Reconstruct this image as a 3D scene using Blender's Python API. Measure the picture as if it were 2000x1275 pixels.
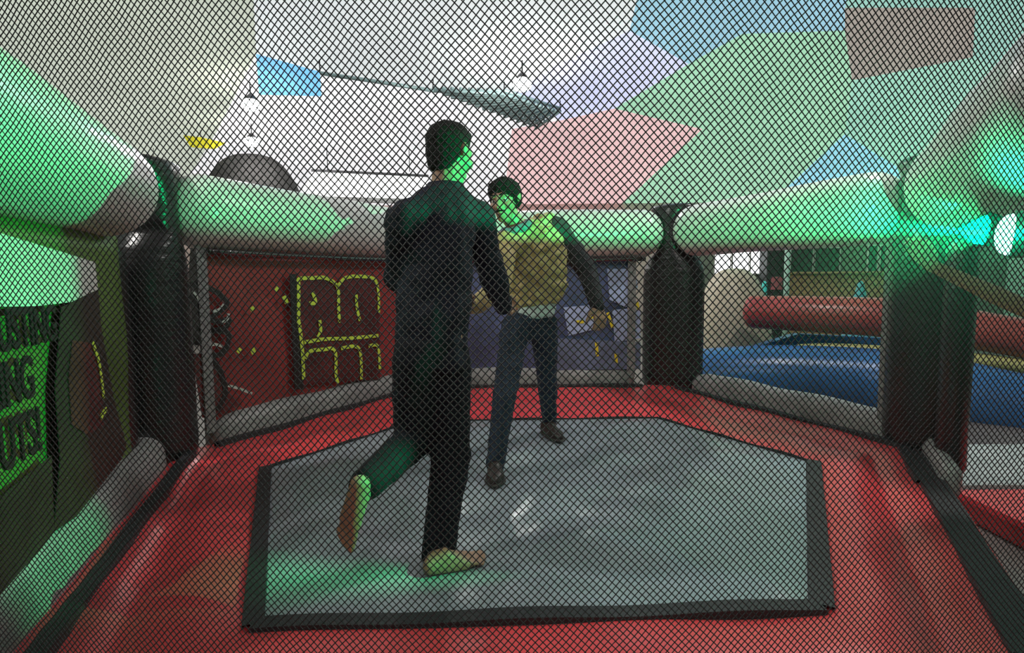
import bpy, bmesh, math, random
import numpy as np
from mathutils.geometry import tessellate_polygon
from mathutils import Vector, Matrix, noise

random.seed(4)
for o in list(bpy.data.objects):
    bpy.data.objects.remove(o)
scene = bpy.context.scene
COL = scene.collection

# ------------------------------------------------------------------ camera
W, H, FPX, HOR, EYE = 2000.0, 1275.0, 1030.0, 550.0, 1.06
pitch = math.atan((HOR - H / 2) / FPX)
roll = math.radians(-0.5)
FWD = Vector((0, math.cos(pitch), math.sin(pitch)))
_r = Vector((1, 0, 0)); _u = _r.cross(FWD)
RGT = _r * math.cos(roll) + _u * math.sin(roll)
UPV = _u * math.cos(roll) - _r * math.sin(roll)
cd = bpy.data.cameras.new('camera'); cam = bpy.data.objects.new('camera', cd); COL.objects.link(cam)
cd.sensor_fit = 'HORIZONTAL'; cd.sensor_width = 36; cd.lens = 36 * FPX / W; cd.clip_start = 0.02; cd.clip_end = 200
m = Matrix((RGT, UPV, -FWD)).transposed().to_4x4(); m.translation = Vector((0, 0, EYE)); cam.matrix_world = m
scene.camera = cam

# ------------------------------------------------------------------ world, exposure
world = bpy.data.worlds.new('world'); scene.world = world; world.use_nodes = True
world.node_tree.nodes['Background'].inputs[0].default_value = (0.93, 0.97, 1.0, 1)
world.node_tree.nodes['Background'].inputs[1].default_value = 1.15
vs = scene.view_settings
vs.view_transform = 'Standard'; vs.look = 'None'; vs.gamma = 1.0; vs.use_curve_mapping = False
vs.exposure = 0.7
CEIL, GROUND = 4.8, -0.45


def ray(px, py):
    return FWD + RGT * ((px - W / 2) / FPX) + UPV * ((H / 2 - py) / FPX)


def at(px, py, Y):
    d = ray(px, py)
    return Vector((0, 0, EYE)) + d * (Y / d.y)


def atz(px, py, z):
    d = ray(px, py)
    return Vector((0, 0, EYE)) + d * ((z - EYE) / d.z)


# ------------------------------------------------------------------ helpers
def link(name, mesh, material=None, parent=None):
    o = bpy.data.objects.new(name, mesh); COL.objects.link(o)
    if material is not None:
        mesh.materials.clear(); mesh.materials.append(material)
    if parent is not None:
        o.parent = parent
    return o


def tag(o, label=None, cat=None, group=None, kind=None):
    if label: o['label'] = label
    if cat: o['category'] = cat
    if group: o['group'] = group
    if kind: o['kind'] = kind
    return o


def empty(name, loc=(0, 0, 0)):
    o = bpy.data.objects.new(name, None); COL.objects.link(o); o.location = loc; o.empty_display_size = 0.1
    return o


def child(name, mesh, material, parent, label=None, kind=None):
    """mesh is in world coordinates; parent may sit anywhere"""
    o = link(name, mesh, material, parent)
    o.matrix_parent_inverse = parent_world(parent).inverted()
    if label: o['label'] = label
    if kind: o['kind'] = kind
    return o


def parent_world(p):
    # every parent in this script is only translated
    t = Vector(p.location)
    return Matrix.Translation(t) if p.parent is None else Matrix.Identity(4)


def mesh_of(bm, name='m', smooth=True):
    me = bpy.data.meshes.new(name); bm.normal_update(); bm.to_mesh(me); bm.free()
    if smooth:
        me.polygons.foreach_set('use_smooth', [True] * len(me.polygons))
    return me


def grid_mesh(P, closed_u=False, closed_v=False, smooth=True, caps=False):
    """P[i][j] points -> quad mesh"""
    nu, nv = len(P), len(P[0])
    verts = [tuple(p) for row in P for p in row]; faces = []
    for i in range(nu if closed_u else nu - 1):
        for j in range(nv if closed_v else nv - 1):
            a = i * nv + j; b = i * nv + (j + 1) % nv; c = ((i + 1) % nu) * nv + (j + 1) % nv; d = ((i + 1) % nu) * nv + j
            faces.append((a, b, c, d))
    if caps:
        faces.append(tuple(range(nv - 1, -1, -1))); faces.append(tuple((nu - 1) * nv + j for j in range(nv)))
    me = bpy.data.meshes.new('g'); me.from_pydata(verts, [], faces); me.validate()
    bm = bmesh.new(); bm.from_mesh(me); bmesh.ops.recalc_face_normals(bm, faces=bm.faces); bm.to_mesh(me); bm.free()
    if smooth:
        me.polygons.foreach_set('use_smooth', [True] * len(me.polygons))
    return me


def tube_mesh(pts, rad, seg=12, caps=True):
    pts = [Vector(p) for p in pts]
    if not isinstance(rad, (list, tuple)): rad = [rad] * len(pts)
    rows = []; prev = None
    for i, p in enumerate(pts):
        t = (pts[min(i + 1, len(pts) - 1)] - pts[max(i - 1, 0)]).normalized()
        if prev is None:
            n = t.orthogonal().normalized()
        else:
            n = (prev - t * prev.dot(t)).normalized()
        prev = n; b = t.cross(n)
        rows.append([p + (n * math.cos(2 * math.pi * k / seg) + b * math.sin(2 * math.pi * k / seg)) * rad[i] for k in range(seg)])
    return grid_mesh(rows, closed_v=True, caps=caps)


def box_bm(bm, lo, hi, rot=None, center=None):
    lo, hi = Vector(lo), Vector(hi)
    r = bmesh.ops.create_cube(bm, size=1)
    M = Matrix.Translation((lo + hi) / 2) @ Matrix.Diagonal((*(hi - lo), 1))
    if rot is not None:
        c = Vector(center) if center is not None else (lo + hi) / 2
        M = Matrix.Translation(c) @ rot.to_4x4() @ Matrix.Translation(-c) @ M
    bmesh.ops.transform(bm, matrix=M, verts=r['verts'])
    return r['verts']


def box_mesh(lo, hi, bevel=0.0, rot=None, center=None):
    bm = bmesh.new(); box_bm(bm, lo, hi, rot, center)
    if bevel:
        bmesh.ops.bevel(bm, geom=list(bm.edges), offset=bevel, segments=2, affect='EDGES', profile=0.6)
    return mesh_of(bm, smooth=False)


def slab_mesh(poly, thick, normal):
    """polygon (world points) extruded along -normal, with thickness"""
    bm = bmesh.new(); n = Vector(normal).normalized()
    vs_ = [bm.verts.new(p) for p in poly]
    f = bm.faces.new(vs_); bm.normal_update()
    r = bmesh.ops.extrude_face_region(bm, geom=[f])
    bmesh.ops.translate(bm, verts=[v for v in r['geom'] if isinstance(v, bmesh.types.BMVert)], vec=-n * thick)
    bmesh.ops.recalc_face_normals(bm, faces=bm.faces)
    bmesh.ops.triangulate(bm, faces=[f for f in bm.faces if len(f.verts) > 4])
    return mesh_of(bm, smooth=False)


# ------------------------------------------------------------------ materials
def mat(name, col, rough=0.5, spec=0.5, var=0.12, scale=6.0, bump=0.0, bscale=30.0, metal=0.0, transl=0.0,
        emit=None, estr=0.0, stretch=None, coat=0.0, col2=None):
    mt = bpy.data.materials.new(name); mt.use_nodes = True
    nt = mt.node_tree; N = nt.nodes; L = nt.links
    b = N['Principled BSDF']
    b.inputs['Roughness'].default_value = rough; b.inputs['Metallic'].default_value = metal
    b.inputs['Specular IOR Level'].default_value = spec
    b.inputs['Coat Weight'].default_value = coat; b.inputs['Coat Roughness'].default_value = 0.15
    tc = N.new('ShaderNodeTexCoord'); src = tc.outputs['Object']
    if stretch:
        mp = N.new('ShaderNodeMapping'); mp.inputs['Scale'].default_value = stretch
        L.new(src, mp.inputs['Vector']); src = mp.outputs['Vector']
    nz = N.new('ShaderNodeTexNoise'); nz.inputs['Scale'].default_value = scale; nz.inputs['Detail'].default_value = 4
    L.new(src, nz.inputs['Vector'])
    rp = N.new('ShaderNodeValToRGB'); L.new(nz.outputs['Fac'], rp.inputs['Fac'])
    rp.color_ramp.elements[0].position = 0.3; rp.color_ramp.elements[1].position = 0.7
    c2 = col2 if col2 else col
    rp.color_ramp.elements[0].color = (*[max(0, c * (1 - var)) for c in col], 1)
    rp.color_ramp.elements[1].color = (*[min(1, c * (1 + var)) for c in c2], 1)
    L.new(rp.outputs['Color'], b.inputs['Base Color'])
    if bump:
        n2 = N.new('ShaderNodeTexNoise'); n2.inputs['Scale'].default_value = bscale; n2.inputs['Detail'].default_value = 5
        L.new(src, n2.inputs['Vector'])
        bp = N.new('ShaderNodeBump'); bp.inputs['Strength'].default_value = bump; bp.inputs['Distance'].default_value = 0.02
        L.new(n2.outputs['Fac'], bp.inputs['Height']); L.new(bp.outputs['Normal'], b.inputs['Normal'])
    if emit:
        b.inputs['Emission Color'].default_value = (*emit, 1); b.inputs['Emission Strength'].default_value = estr
    if transl:
        t = N.new('ShaderNodeBsdfTranslucent'); L.new(rp.outputs['Color'], t.inputs['Color'])
        mx = N.new('ShaderNodeMixShader'); mx.inputs[0].default_value = transl
        L.new(b.outputs[0], mx.inputs[1]); L.new(t.outputs[0], mx.inputs[2])
        L.new(mx.outputs[0], N['Material Output'].inputs['Surface'])
    return mt


def srgb(r, g, b):
    f = lambda c: (c / 255) / 12.92 if c / 255 <= 0.04045 else ((c / 255 + 0.055) / 1.055) ** 2.4
    return (f(r), f(g), f(b))


M = {}
M['tube'] = mat('white_vinyl', (0.62, 0.64, 0.62), 0.32, var=0.06, scale=2.5, bump=0.12, bscale=7, stretch=(1, 1, 2))
M['black'] = mat('black_vinyl', (0.012, 0.013, 0.014), 0.28, var=0.3, scale=5, bump=0.35, bscale=9, stretch=(1, 1, 3))
M['gloss'] = mat('glossy_black_hem', (0.02, 0.02, 0.02), 0.10, spec=1.0, var=0.2, coat=1.0)
M['strap'] = mat('black_webbing', (0.014, 0.014, 0.018), 0.6, var=0.3, scale=20, bump=0.2, bscale=80)
M['red'] = mat('red_vinyl', (0.76, 0.058, 0.070), 0.36, var=0.10, scale=2.2, bump=0.10, bscale=6)
M['mat'] = mat('grey_vinyl', (0.27, 0.30, 0.34), 0.27, var=0.14, scale=2.6, bump=0.22, bscale=4)
M['skirt'] = mat('grey_skirt_vinyl', (0.30, 0.29, 0.29), 0.42, var=0.2, scale=5, bump=0.2, bscale=14)
M['gauze'] = mat('grey_mesh_edging', (0.24, 0.25, 0.25), 0.7, var=0.35, scale=40, bump=0.3, bscale=120)
M['net'] = mat('black_nylon', (0.010, 0.010, 0.012), 0.6, var=0.2)
M['lead'] = mat('weathered_rope', (0.03, 0.03, 0.03), 0.7, var=0.2)
M['floor'] = mat('hall_floor', (0.16, 0.14, 0.13), 0.45, var=0.2, scale=1.2, bump=0.05)
M['wall'] = mat('dim_cream_wall', (0.30, 0.27, 0.24), 0.7, var=0.08, scale=1.5, bump=0.05)

# ------------------------------------------------------------------ hall
XW, Y0, Y1 = 15.0, -8.0, 26.0


def struct(name, me, mt, label=None):
    o = link(name, me, mt); tag(o, label, None, None, 'structure'); return o


struct('floor', box_mesh((-XW, Y0, GROUND - 0.1), (XW, Y1, GROUND)), M['floor'], 'dull grey hall floor around the inflatables')
struct('wall_left', box_mesh((-XW - 0.2, Y0, GROUND), (-XW, Y1, CEIL)), mat('beige_side_wall', srgb(205, 190, 178), 0.8, var=0.1, scale=0.6), 'pale beige side wall of the hall')
struct('wall_right', box_mesh((XW, Y0, GROUND), (XW + 0.2, Y1, CEIL)), mat('green_side_wall', srgb(170, 205, 180), 0.8, var=0.1, scale=0.6), 'pale green side wall of the hall')
struct('wall_back', box_mesh((-XW, Y1, GROUND), (XW, Y1 + 0.2, CEIL)), mat('beige_end_wall', srgb(214, 190, 184), 0.8, var=0.1, scale=0.6), 'pinkish end wall of the hall below the fabric ceiling')
struct('wall_front', box_mesh((-XW, Y0 - 0.2, GROUND), (XW, Y0, CEIL)), M['wall'], 'cream hall wall behind the viewer')

# fabric ceiling: taut translucent sheets sewn edge to edge, daylight comes through
V = {}
def cv(n, px, py): V[n] = atz(px, py, CEIL)
def wv(n, x, y): V[n] = Vector((x, y, CEIL))
wv('T0', -15, 6.5); wv('T1', -3.0, 6.5); wv('T2', 1.6, 6.5); wv('T3', 4.1, 6.5); wv('T4', 15, 6.5)
wv('NW', -15, 26); wv('NE', 15, 26); wv('E1', 15, 13); wv('E2', 15, 20)
for n, px in (('W1', 345), ('W3', 985), ('W4', 1215), ('W5b', 1500)):
    wv(n, (px - 1000) / FPX * 26.0, 26.0)
for n, px, py in (('P1', 500, 105), ('Q1', 425, 255), ('P2', 625, 140), ('P3', 850, 178), ('P4', 1000, 185), ('P5', 1085, 128),
                  ('P5b', 1230, 60), ('P2b', 628, 188), ('P1b', 506, 185), ('P8', 1095, 235), ('P9', 1000, 252), ('P6', 1345, 125),
                  ('P7', 1200, 212), ('P10', 1372, 252), ('P6b', 1450, 66), ('P11', 1650, 60), ('P12', 1664, 157), ('P13', 1900, 112),
                  ('P14', 1650, 262), ('P11t', 1650, 15), ('P13t', 1905, 15), ('P3b', 1000, 120), ('P9b', 860, 300)):
    cv(n, px, py)
panels = [
    ('T0 T1 P1 Q1 W1 NW', (188, 192, 176)), ('T1 T2 P5b P5 P4 P3 P2 P1', (212, 214, 212)),
    ('P1 P2 P2b P1b', (120, 185, 245)), ('Q1 P1 P1b P2b P2 P3 P4 P8 P9 W3 W1', (232, 228, 227)),  # near-white sheet carries the floodlights' bright pool in its colour
    ('P5 P5b P6 P7 P8 P4', (205, 206, 232)), ('P8 P7 P10 W4 W3 P9', (226, 186, 184)),
    ('P7 P6 P6b P11 P12 P14 W5b W4 P10', (160, 206, 172)), ('P12 P13 E1 E2 P14', (156, 204, 182)), ('W5b P14 E2 NE', (150, 205, 222)),
    ('P11 P11t P13t P13 P12', (160, 150, 140)), ('T2 T3 P11t P11 P6b P6 P5b', (150, 190, 205)),
    ('T3 T4 E1 P13 P13t P11t', (150, 195, 180))]
for a, b, c in ((-15, -5, (120, 128, 118)), (-5, 4, (140, 132, 130)), (4, 15, (118, 130, 126))):
    wv('b0', a, -8); wv('b1', b, -8); wv('b2', b, 6.5); wv('b3', a, 6.5)
    V['b%d0' % a], V['b%d1' % a], V['b%d2' % a], V['b%d3' % a] = V['b0'], V['b1'], V['b2'], V['b3']
    panels.append(('b%d0 b%d1 b%d2 b%d3' % (a, a, a, a), c))
ceil_root = empty('ceiling', (0, 8, CEIL)); tag(ceil_root, 'ceiling of pastel fabric sheets glowing with daylight', None, None, 'structure')
for i, (ks, c) in enumerate(panels):
    pv = [V[k] for k in ks.split()]
    me = bpy.data.meshes.new('p'); me.from_pydata([tuple(v) for v in pv], [], [tuple(t) for t in tessellate_polygon([[Vector((v.x, v.y, 0)) for v in pv]])])
    child('fabric_panel', me, mat('ceiling_fabric', srgb(*c), 0.8, var=0.07, scale=0.5, transl=0.62, spec=0.1), ceil_root)

# ------------------------------------------------------------------ inflatable ring
CX, CY = 0.19, 3.10
C = {'R': Vector((2.53, 3.20, 0)), 'BR': Vector((1.60, 5.24, 0)), 'BL': Vector((-0.98, 5.26, 0)), 'L': Vector((-2.14, 3.14, 0)),
     'FL': Vector((-1.32, 0.90, 0)), 'FR': Vector((1.22, 0.90, 0))}
ORDER = ['R', 'BR', 'BL', 'L', 'FL', 'FR']
ring = empty('inflatable_boxing_ring', (CX, CY, GROUND))
tag(ring, 'six-sided inflatable boxing ring with red floor, grey mat and black posts', 'inflatable ring')
CEN = Vector((CX, CY, 0))
MAT = {'L': Vector((-1.41, 2.92, 0)), 'BL': Vector((-0.74, 3.92, 0)), 'BR': Vector((1.10, 3.95, 0)), 'R': Vector((1.72, 2.94, 0)),
       'FR': Vector((0.98, 1.60, 0)), 'FL': Vector((-0.80, 1.53, 0))}


def hexring(P, t, n):
    out = []
    for a in range(6):
        A, B = P[ORDER[a]], P[ORDER[(a + 1) % 6]]
        for k in range(n): out.append(A.lerp(B, k / n))
    return out


# red floor border: inflated ridges running round the mat
inner = hexring(MAT, 0, 24); outer = hexring({k: CEN + (v - CEN) * 1.015 for k, v in C.items()}, 0, 24)
rows = []
NT = 26
for i in range(NT + 1):
    t = i / NT; row = []
    for k in range(len(inner)):
        p = inner[k].lerp(outer[k], t)
        s = (k % 24) / 24
        z = 0.035 * abs(math.sin(math.pi * t * 2.0)) ** 0.8 + 0.012 * noise.noise(p * 2.2) + 0.006 * math.sin(k * 0.9 + 5 * t) * math.sin(math.pi * t)
        row.append(Vector((p.x, p.y, z * (1 if t < 1 else 0.3))))
    rows.append(row)
rows.append([Vector((p.x, p.y, GROUND)) + (p - CEN).normalized() * 0.02 for p in rows[-1]])
child('floor_border', grid_mesh(rows, closed_v=True), M['red'], ring, 'red inflated vinyl floor border')

# grey mat, dented under the fighters
FOOT1 = Vector((-0.22, 1.93, 0)); FOOT2 = Vector((-0.09, 2.72, 0)); FOOT3 = Vector((0.31, 3.60, 0))


def mat_z(p):
    w = 1 - max(math.exp(-((p - f).length / 0.30) ** 2) for f in (FOOT1, FOOT2, FOOT3))
    e = noise.noise(Vector((p.x * 2.0 + 3, p.y * 2.0, 0.3))) * 0.035 + noise.noise(Vector((p.x * 4.5 + p.y * 2, p.y * 4 - p.x, 2.1))) * 0.014
    # soft folds radiating from the planted feet
    for f, n, ph in ((FOOT1, 7, 0.4), (FOOT3, 6, 1.0)):
        d = p - f; r = d.length
        e += 0.020 * math.sin(n * math.atan2(d.y, d.x) + ph) * math.exp(-((r - 0.55) / 0.35) ** 2)
    return 0.012 + w * (0.02 + e)


rows = []
mc = sum(MAT.values(), Vector()) / 6
for i in range(0, 49):
    t = i / 48
    row = []
    for k in range(len(inner)):
        p = mc.lerp(inner[k], 0.004 + 0.996 * t)
        z = mat_z(p) * (1 - t ** 10) + 0.012 * t ** 10
        row.append(Vector((p.x, p.y, z)))
    rows.append(row)
rows.append([Vector((p.x, p.y, -0.06)) for p in rows[-1]])
child('centre_mat', grid_mesh(rows, closed_v=True), M['mat'], ring, 'grey vinyl centre mat with dents under the feet')


def floor_strap(A, B, w, z=0.02, name='mat_strap', lift=0.0):
    A, B = Vector(A), Vector(B); t = (B - A).normalized(); n = Vector((-t.y, t.x, 0)); L = []
    N_ = 24
    for i in range(N_ + 1):
        p = A.lerp(B, i / N_); zz = z + 0.01 * math.sin(i * 0.7) * 0.4 + lift * math.sin(math.pi * i / N_)
        L.append([p + n * (w / 2) + Vector((0, 0, zz - 0.045)), p + n * (w / 2 - 0.006) + Vector((0, 0, zz)),
                  p - n * (w / 2 - 0.006) + Vector((0, 0, zz)), p - n * (w / 2) + Vector((0, 0, zz - 0.045))])
    return child(name, grid_mesh(L, smooth=False), M['strap'], ring, 'black webbing strap along the mat edge')


floor_strap(MAT['L'], MAT['FL'], 0.075, 0.030)
floor_strap(MAT['R'], MAT['FR'], 0.085, 0.030)
floor_strap(MAT['FL'], MAT['FR'], 0.07, 0.030)
for a, b in (('L', 'BL'), ('BL', 'BR'), ('BR', 'R')):
    floor_strap(MAT[a], MAT[b], 0.018, 0.026)

# posts
TZ, TR = 1.52, 0.235


def ellipse_lathe(c, tx, rx, prof, seg=36):
    rows = []
    for z, a, b in prof:
        rows.append([c + tx * (a * math.cos(2 * math.pi * k / seg)) + rx * (b * math.sin(2 * math.pi * k / seg)) + Vector((0, 0, z)) for k in range(seg)])
    return grid_mesh(rows, closed_v=True, caps=True)


POST = {}
for k in ORDER:
    rad = (C[k] - CEN).normalized(); tan = Vector((-rad.y, rad.x, 0)); POST[k] = (rad, tan)
    w = 0.30 if k in ('BR', 'BL') else 0.235
    prof = [(-0.02, w * 0.90, 0.15), (0.02, w * 0.97, 0.175), (0.10, w, 0.18), (0.60, w, 0.18), (1.05, w, 0.18), (1.17, w * 0.96, 0.18), (1.27, w * 0.82, 0.18),
            (1.36, w * 0.52, 0.178), (1.44, 0.13, 0.176), (1.52, 0.115, 0.175), (1.60, 0.125, 0.175), (1.67, 0.16, 0.175), (1.72, 0.20, 0.172),
            (1.765, 0.235, 0.165), (1.79, 0.215, 0.13), (1.80, 0.12, 0.08)]
    # smooth resample
    zs = np.array([p[0] for p in prof]); a_ = np.array([p[1] for p in prof]); b_ = np.array([p[2] for p in prof])
    zz = np.concatenate([np.linspace(-0.02, 0.12, 8), np.linspace(0.2, 1.05, 10), np.linspace(1.1, 1.80, 46)])
    prof = [(float(z), float(np.interp(z, zs, a_)), float(np.interp(z, zs, b_))) for z in zz]
    lab = {'L': 'black padded post beside the red banner', 'BR': 'black padded post at the back right corner', 'R': 'black padded post under the hand',
           'BL': 'black padded post behind the fighters'}.get(k)
    child('corner_post', ellipse_lathe(C[k], tan, rad, prof), M['black'], ring, lab)


def rail(a, b, lab, g=0.11, g2=0.11):
    A, B = C[a].copy(), C[b].copy(); A.z = B.z = TZ; t = (B - A).normalized(); L = (B - A).length
    n = Vector((-t.y, t.x, 0)); rows = []
    S = []
    for i in range(13): S.append(g + 0.22 * (1 - math.cos(math.pi / 2 * i / 12)))
    S = S + [g + 0.22 + (L - g - g2 - 0.44) * i / 30 for i in range(1, 31)] + [L - g2 - (s - g) for s in reversed(S)][1:]
    for s in S:
        e = min(s - g, L - g2 - s); r = TR if e >= 0.22 else TR * math.sqrt(max(0.0004, 1 - ((0.22 - e) / 0.22) ** 2))
        r *= 1 + 0.015 * math.sin(s * 5.0)
        c = A + t * s
        row = []
        for k in range(40):
            th = 2 * math.pi * k / 40
            rr = r * (1 + 0.01 * noise.noise(Vector((s * 4, math.cos(th) * 2, math.sin(th) * 2))))
            row.append(c + n * (rr * math.cos(th)) + Vector((0, 0, rr * math.sin(th))))
        rows.append(row)
    return child('rail_tube', grid_mesh(rows, closed_v=True, caps=True), M['tube'], ring, lab)


rail('L', 'BL', 'white inflated rail tube above the red banner'); rail('BL', 'BR', 'white inflated rail tube along the back')
rail('BR', 'R', 'white inflated rail tube above the open side', 0.11, 0.15); rail('L', 'FL', 'white inflated rail tube above the lettered banner', 0.5)
rail('R', 'FR', 'white inflated rail tube beside the green lamp', 0.5)


def side(a, b):
    """frame of a ring side seen from inside: origin, along, inward normal, length"""
    A, B = C[a], C[b]; t = (B - A).normalized(); n = Vector((-t.y, t.x, 0))
    if n.dot(CEN - A) < 0: n = -n
    return A, t, n, (B - A).length


def on_side(a, b, s, z, off=0.0):
    A, t, n, L = side(a, b); return A + t * s + n * off + Vector((0, 0, z))


# inflated grey kick rolls at the foot of each wall, black joint strip before them
for a, b, s0, s1, rr in (('L', 'BL', 0.30, 2.22, 0.10), ('BL', 'BR', 0.30, 2.2, 0.10), ('BR', 'R', 0.3, 2.28, 0.10), ('L', 'FL', 0.12, 2.2, 0.11), ('R', 'FR', 0.20, 0.75, 0.05)):
    A, t, n, L = side(a, b); rows = []
    for i in range(41):
        s = s0 + (s1 - s0) * i / 40; e = min(i, 40 - i) / 3; q = min(1, math.sqrt(e) * 0.6 + 0.35)
        r = rr * q * (1 + 0.05 * math.sin(s * 9))
        rows.append([A + t * s + n * (-0.02 + r * 1.0 * math.cos(th)) + Vector((0, 0, 0.02 + r * 1.35 * math.sin(th) + (0.05 if math.sin(th) > 0 else 0))) for th in [2 * math.pi * k / 20 for k in range(20)]])
    child('kick_roll', grid_mesh(rows, closed_v=True, caps=True), M['skirt'], ring, 'grey inflated roll at the foot of the wall')
    st = [A + t * (s0 - 0.05) + n * (rr + 0.055), A + t * (s1 + 0.05) + n * (rr + 0.055)]
    floor_strap(st[0], st[1], 0.07, 0.056, 'joint_strap')
A, t, n, L = side('R', 'FR')
floor_strap(A + t * 0.25 + n * 0.06, A + t * 2.2 + n * 0.06, 0.12, 0.056, 'joint_strap')

# slim black pads on the side walls beside the posts
for a, b, s in (('L', 'FL', 0.43), ('R', 'FR', 0.40)):
    A, t, n, L = side(a, b); c = A + t * s - n * 0.07
    child('side_pad', ellipse_lathe(c, t, n, [(0.0, 0.10, 0.05), (0.04, 0.12, 0.07), (1.2, 0.12, 0.07), (1.25, 0.11, 0.06), (1.27, 0.06, 0.03)]), M['black'], ring, 'slim black pad beside the post')


def banner(a, b, s0, s1, z0, z1, mt, off, lab, gridn=(30, 14)):
    rows = []
    A, t, n, L = side(a, b)
    for i in range(gridn[0] + 1):
        s = s0 + (s1 - s0) * i / gridn[0]
        rows.append([A + t * s + n * (off + 0.010 * math.sin(s * 7 + j * 0.5) * math.sin(math.pi * j / gridn[1])) + Vector((0, 0, z0 + (z1 - z0) * j / gridn[1])) for j in range(gridn[1] + 1)])
    me = grid_mesh(rows)
    o = child('banner', me, mt, ring, lab)
    sm = o.modifiers.new('thickness', 'SOLIDIFY'); sm.thickness = 0.006; sm.offset = -1 if False else 0
    return o


M['bn_red'] = mat('red_print', (0.30, 0.040, 0.038), 0.35, var=0.25, scale=2.5, bump=0.06)
M['bn_blue'] = mat('blue_print', (0.085, 0.11, 0.24), 0.4, var=0.4, scale=3.5, bump=0.06)
M['bn_green'] = mat('olive_green_print', (0.09, 0.17, 0.03), 0.45, var=0.3, scale=1.5, bump=0.06)
M['bn_white'] = mat('white_print', (0.62, 0.60, 0.58), 0.5, var=0.12)
M['ink'] = mat('black_ink', (0.010, 0.010, 0.010), 0.5, var=0.1)
M['brown'] = mat('brown_print', (0.028, 0.020, 0.013), 0.5, var=0.4, scale=6)
M['maroon'] = mat('maroon_print', (0.10, 0.016, 0.016), 0.5, var=0.4, scale=6)
M['lime'] = mat('lime_print', (0.58, 0.80, 0.08), 0.45, var=0.15)
M['silver'] = mat('pale_print', (0.50, 0.58, 0.52), 0.4, var=0.2)
M['skyprint'] = mat('light_blue_print', (0.36, 0.44, 0.68), 0.45, var=0.15)
M['steelprint'] = mat('steel_blue_print', (0.14, 0.18, 0.30), 0.45, var=0.25)
M['yellow'] = mat('yellow_print', (0.75, 0.62, 0.03), 0.45, var=0.1)


def print_poly(bn, a, b, px, name, mt, lift, Yoff=0.0):
    """flat print traced on the banner's own plane, as a thin raised film"""
    A, t, n, L = side(a, b)
    P = []
    for x, y in px:
        d = ray(x, y); o = Vector((0, 0, EYE)); q = A + n * (0.03)
        k = (q - o).dot(n) / d.dot(n); P.append(o + d * k + n * (lift - 0.0))
    me = slab_mesh(P, 0.003, n)
    return child(name, me, mt, bn)


def print_line(bn, a, b, px, w, name, mt, lift):
    A, t, n, L = side(a, b); P = []
    for x, y in px:
        d = ray(x, y); o = Vector((0, 0, EYE)); q = A + n * 0.03
        P.append(o + d * ((q - o).dot(n) / d.dot(n)) + n * lift)
    # smooth polyline (Catmull-Rom)
    S = []
    for i in range(len(P) - 1):
        p0, p1, p2, p3 = P[max(i - 1, 0)], P[i], P[i + 1], P[min(i + 2, len(P) - 1)]
        for k in range(5):
            u = k / 5
            S.append(0.5 * ((2 * p1) + (-p0 + p2) * u + (2 * p0 - 5 * p1 + 4 * p2 - p3) * u * u + (-p0 + 3 * p1 - 3 * p2 + p3) * u ** 3))
    S.append(P[-1]); rows = []
    for i, p in enumerate(S):
        tt = (S[min(i + 1, len(S) - 1)] - S[max(i - 1, 0)]).normalized(); m_ = n.cross(tt); ww = w / 2
        rows.append([p - n * 0.003 + m_ * ww, p + m_ * ww, p - m_ * ww, p - n * 0.003 - m_ * ww])
    return child(name, grid_mesh(rows, smooth=False, caps=True), mt, bn)


# back-left: red banner with black graffiti and lime outlined letters
b1 = banner('L', 'BL', 0.30, 2.25, 0.10, 1.30, M['bn_red'], 0.0, 'red printed banner with black graffiti')
for px in ([(368, 556), (395, 558), (425, 575), (440, 592), (420, 612), (398, 622), (385, 600), (372, 575)], [(398, 622), (425, 628), (444, 622), (436, 640), (410, 645)],
           [(380, 640), (410, 645), (440, 650), (442, 668), (430, 690), (405, 694)], [(392, 700), (415, 705), (432, 740), (436, 770), (420, 800)]):
    print_line(b1, 'L', 'BL', px, 0.035, 'graffiti_stroke', M['ink'], 0.022)
for px in ([(372, 568), (382, 580), (389, 600)], [(412, 608), (424, 604), (433, 594)], [(430, 630), (440, 622), (442, 612)], [(400, 676), (415, 672), (430, 676)], [(440, 752), (462, 758), (488, 768)]):
    print_line(b1, 'L', 'BL', px, 0.018, 'graffiti_highlight', M['silver'], 0.026)
print_poly(b1, 'L', 'BL', [(372, 690), (398, 690), (428, 720), (436, 765), (470, 790), (400, 815), (392, 815)], 'graffiti_shadow', M['maroon'], 0.018)
print_poly(b1, 'L', 'BL', [(562, 535), (576, 535), (590, 760), (572, 760)], 'letter_shadow', M['ink'], 0.020)
print_poly(b1, 'L', 'BL', [(578, 545), (640, 540), (655, 560), (675, 540), (725, 538), (738, 550), (740, 740), (590, 750)], 'letter_block', M['maroon'], 0.016)
for px in ([(579, 630), (579, 560), (580, 545), (605, 543), (632, 543), (655, 560), (657, 600), (659, 630)], [(655, 560), (672, 542), (705, 540), (728, 546), (735, 570), (736, 610)],
           [(606, 570), (612, 590), (600, 592)], [(692, 575), (693, 600), (699, 626)], [(580, 630), (586, 680), (589, 740)], [(590, 668), (630, 662), (680, 660), (735, 655)],
           [(592, 700), (600, 686), (628, 682), (650, 684), (652, 730), (656, 748)], [(662, 680), (690, 676), (700, 690), (702, 740)], [(716, 676), (734, 676), (738, 720)], [(620, 625), (622, 645), (616, 660)]):
    print_line(b1, 'L', 'BL', px, 0.030, 'letter_outline', M['lime'], 0.026)
for px in ([(534, 562), (538, 566)], [(550, 578), (556, 592)], [(486, 600), (490, 606)], [(460, 682), (465, 686)], [(488, 680), (492, 690)]):
    print_line(b1, 'L', 'BL', px, 0.035, 'paint_splash', M['lime'], 0.026)

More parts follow.
